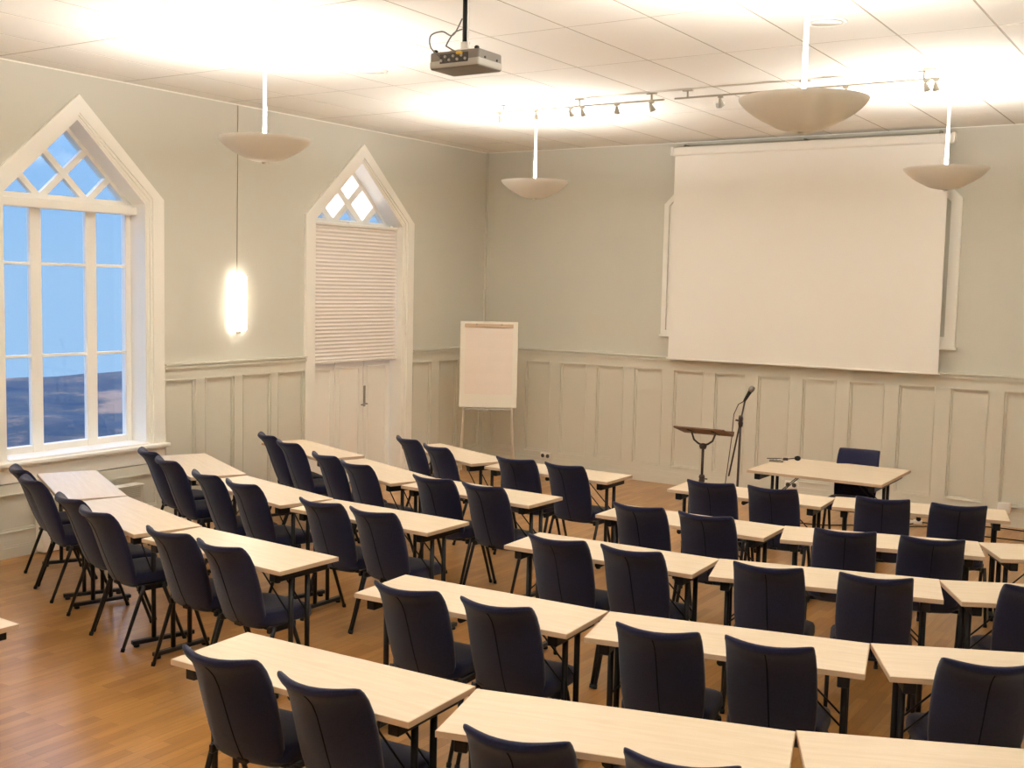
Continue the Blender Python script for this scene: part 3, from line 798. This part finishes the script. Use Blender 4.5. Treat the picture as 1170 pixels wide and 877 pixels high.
# ------------------------------------------------------------------ ceiling projector
pj = empty('ceiling_projector', (4.43, -6.67, 3.52)); tag(pj, 'grey video projector hanging from the ceiling on a dark pole', 'projector')
bw_, bd, bh = .345, .235, .098
MB().box((0, 0, bh / 2), (bw_, bd, bh), bevel=.014, seg=3).build('body', M['dgrey'], pj)
MB().box((0, 0, .028), (bw_ + .004, bd + .004, .046), bevel=.012, seg=2).build('lower_shell', M['grey'], pj)
MB().box((0, -bd / 2 - .001, .056), (.20, .006, .055), bevel=.003).build('connector_panel', M['socket'], pj)
cn = MB()
for i in range(7): cn.tube([(-.085 + .028 * i, -bd / 2 - .003, .045 + .02 * (i % 2)), (-.085 + .028 * i, -bd / 2 - .012, .045 + .02 * (i % 2))], .008, 10)
cn.build('connector', M['grey'], pj)
MB().box((.045, -bd / 2 - .012, .078), (.035, .022, .016), bevel=.003).build('yellow_plug', M['yellow'], pj)['label'] = 'yellow plug'
MB().tube([(.10, bd / 2, .05), (.10, bd / 2 + .02, .05)], .036, 20).build('lens', M['black'], pj)
for x in (-.15, .14):
    MB().lathe([(0, 0), (.012, 0), (.015, .012), (.008, .02), (0, .02)], 12, Matrix.Translation((x, -bd / 2 + .025, bh - .002))).build('screw_foot', M['black'], pj)
sc = MB()
for y in (-.06, .06): sc.tube([(bw_ / 2 + .002, y, .055), (bw_ / 2 + .006, y, .055)], .007, 8)
sc.build('side_screw', M['black'], pj)
zc = RH - 3.52
MB().tube([(-.02, .02, bh + .02), (-.02, .02, zc - .01)], .019, 14).build('pole', M['black'], pj)
MB().box((-.02, .02, bh + .012), (.15, .11, .024), bevel=.004).tube([(-.02, .02, bh), (-.02, .02, bh + .07)], .028, 14).build('mount_plate', M['white'], pj)
MB().lathe([(0, zc - .02), (.05, zc - .02), (.05, zc), (0, zc)], 20, Matrix.Translation((-.02, .02, 0))).build('ceiling_flange', M['black'], pj)
MB().tube([(.012, .0, .12), (.010, .0, .2), (.010, .0, zc - .01)], .0055, 8).build('white_cable', M['white'], pj)
for k, pts in enumerate(([(-.03, -.003, .30), (-.06, -.05, .20), (-.10, -.10, .215), (-.155, -.135, .19), (-.145, -.145, .12), (-.09, -bd / 2 - .01, .065)],
                         [(-.03, -.003, .24), (-.055, -.05, .21), (-.075, -.09, .14), (-.02, -bd / 2 - .03, .11), (.04, -bd / 2 - .012, .075)])):
    c_ = []
    for i in range(len(pts) - 1):
        for q in range(6):
            t_ = q / 6; p0 = Vector(pts[max(i - 1, 0)]); p1 = Vector(pts[i]); p2 = Vector(pts[i + 1]); p3 = Vector(pts[min(i + 2, len(pts) - 1)])
            c_.append(.5 * ((2 * p1) + (-p0 + p2) * t_ + (2 * p0 - 5 * p1 + 4 * p2 - p3) * t_ ** 2 + (-p0 + 3 * p1 - 3 * p2 + p3) * t_ ** 3))
    c_.append(Vector(pts[-1])); MB().tube(c_, .0045, 6).build('signal_cable', M['dgrey'], pj)

# ------------------------------------------------------------------ convector heater under the window, sockets, cables
hv = empty('convector_heater', (.034, -6.03, 0)); tag(hv, 'low white convector heater with a louvred grille under the tall window', 'heater')
MB().box((.052, 0, .225), (.104, 1.0, .43), bevel=.006).build('casing', M['trim'], hv)
gr = MB()
for k in range(7): gr.box((.108, 0, .345 + .014 * k), (.010, .94, .006))
gr.build('grille', M['wains'], hv)
MB().box((.058, 0, .448), (.118, 1.02, .014), bevel=.003).build('top_plate', M['white'], hv)

for (x, z, lb) in ((1.02, .165, 'white double wall socket on the skirting near the flip chart'), (4.208, .165, 'white double wall socket below the speaker table')):
    sk = empty('wall_socket', (x, -.030, z)); tag(sk, lb, 'socket', 'white double wall sockets')
    MB().box((0, -.018, 0), (.15, .036, .08), bevel=.006, seg=2).build('plate', M['white'], sk)
    for s in (-1, 1):
        MB().lathe([(0, .002), (.018, .002), (.024, .006), (.024, 0), (0, 0)], 18, Matrix.Translation((s * .036, -.036, 0)) @ Matrix.Rotation(PI / 2, 4, 'X')).build('outlet', M['socket'], sk)
jb = empty('junction_box', (6.40, -.030, .19)); tag(jb, 'white square junction box on the skirting at the right', 'junction box')
MB().box((0, -.035, 0), (.12, .07, .10), bevel=.008, seg=2).build('casing', M['white'], jb)
MB().tube([(.06, -.02, .01), (.9, -.02, .01), (2.2, -.02, .01)], .008, 8).build('conduit', M['white'], jb)

def cable(pts, r, name, label, m, group=None):
    c_ = []
    for i in range(len(pts) - 1):
        p0, p1, p2, p3 = (Vector((*pts[max(0, min(len(pts) - 1, i + d))], r)) for d in (-1, 0, 1, 2))
        for q in range(8):
            t_ = q / 8
            c_.append(.5 * ((2 * p1) + (-p0 + p2) * t_ + (2 * p0 - 5 * p1 + 4 * p2 - p3) * t_ ** 2 + (-p0 + 3 * p1 - 3 * p2 + p3) * t_ ** 3))
    c_.append(Vector((*pts[-1], r)))
    tag(MB().tube(c_, r, 6).build(name, m), label, 'cable', group)
cable([(4.52, -1.26), (4.9, -1.22), (5.2, -1.0), (5.5, -.85), (5.75, -.62), (6.1, -.35), (6.45, -.2), (7.4, -.30), (8.4, -.35)], .006, 'floor_cable', 'black cable along the floor below the screen, nearer the wall', M['rubber'], 'black floor cables')
cable([(5.62, -.60), (5.72, -.42), (5.95, -.55), (6.0, -.75), (6.43, -.72), (6.8, -.70), (7.6, -.75), (8.4, -.7)], .006, 'floor_cable', 'black looping cable on the floor, nearer the front row tables', M['rubber'], 'black floor cables')
pb = empty('power_strip', (5.62, -.52, 0), .1); tag(pb, 'white power strip lying on the floor behind the front row', 'power strip')
MB().box((0, 0, .02), (.20, .055, .04), bevel=.006, seg=2).build('casing', M['white'], pb)
for k in range(3):
    MB().lathe([(0, .0405), (.016, .0405), (.019, .042), (.019, .039), (0, .039)], 14, Matrix.Translation((-.06 + .06 * k, 0, 0))).build('outlet', M['socket'], pb)

# ------------------------------------------------------------------ world, colour management
w = bpy.data.worlds.new('dusk'); SC.world = w; w.use_nodes = True
nt = w.node_tree; bg = nt.nodes['Background']
tc = nt.nodes.new('ShaderNodeTexCoord'); sp = nt.nodes.new('ShaderNodeSeparateXYZ'); rp = nt.nodes.new('ShaderNodeValToRGB')
nt.links.new(tc.outputs['Generated'], sp.inputs[0]); nt.links.new(sp.outputs['Z'], rp.inputs[0])
rp.color_ramp.elements[0].position = 0.; rp.color_ramp.elements[0].color = (.22, .36, .54, 1)
e_ = rp.color_ramp.elements.new(.10); e_.color = (.185, .34, .56, 1)
rp.color_ramp.elements[1].position = .10; rp.color_ramp.elements[-1].position = .55; rp.color_ramp.elements[-1].color = (1.1, 1.35, 2.1, 1)
nt.links.new(rp.outputs[0], bg.inputs[0]); bg.inputs[1].default_value = 1.0
SC.cycles.use_denoising = True; SC.cycles.denoising_prefilter = 'ACCURATE'; SC.cycles.denoising_input_passes = 'RGB_ALBEDO_NORMAL'
SC.cycles.use_adaptive_sampling = False
SC.cycles.max_bounces = 10; SC.cycles.diffuse_bounces = 7; SC.cycles.glossy_bounces = 4; SC.cycles.transparent_max_bounces = 12
SC.cycles.sample_clamp_indirect = 8
SC.cycles.caustics_reflective = False; SC.cycles.caustics_refractive = False
vs_ = SC.view_settings; vs_.view_transform = 'Standard'; vs_.look = 'None'; vs_.gamma = 1; vs_.use_curve_mapping = False; vs_.exposure = .86
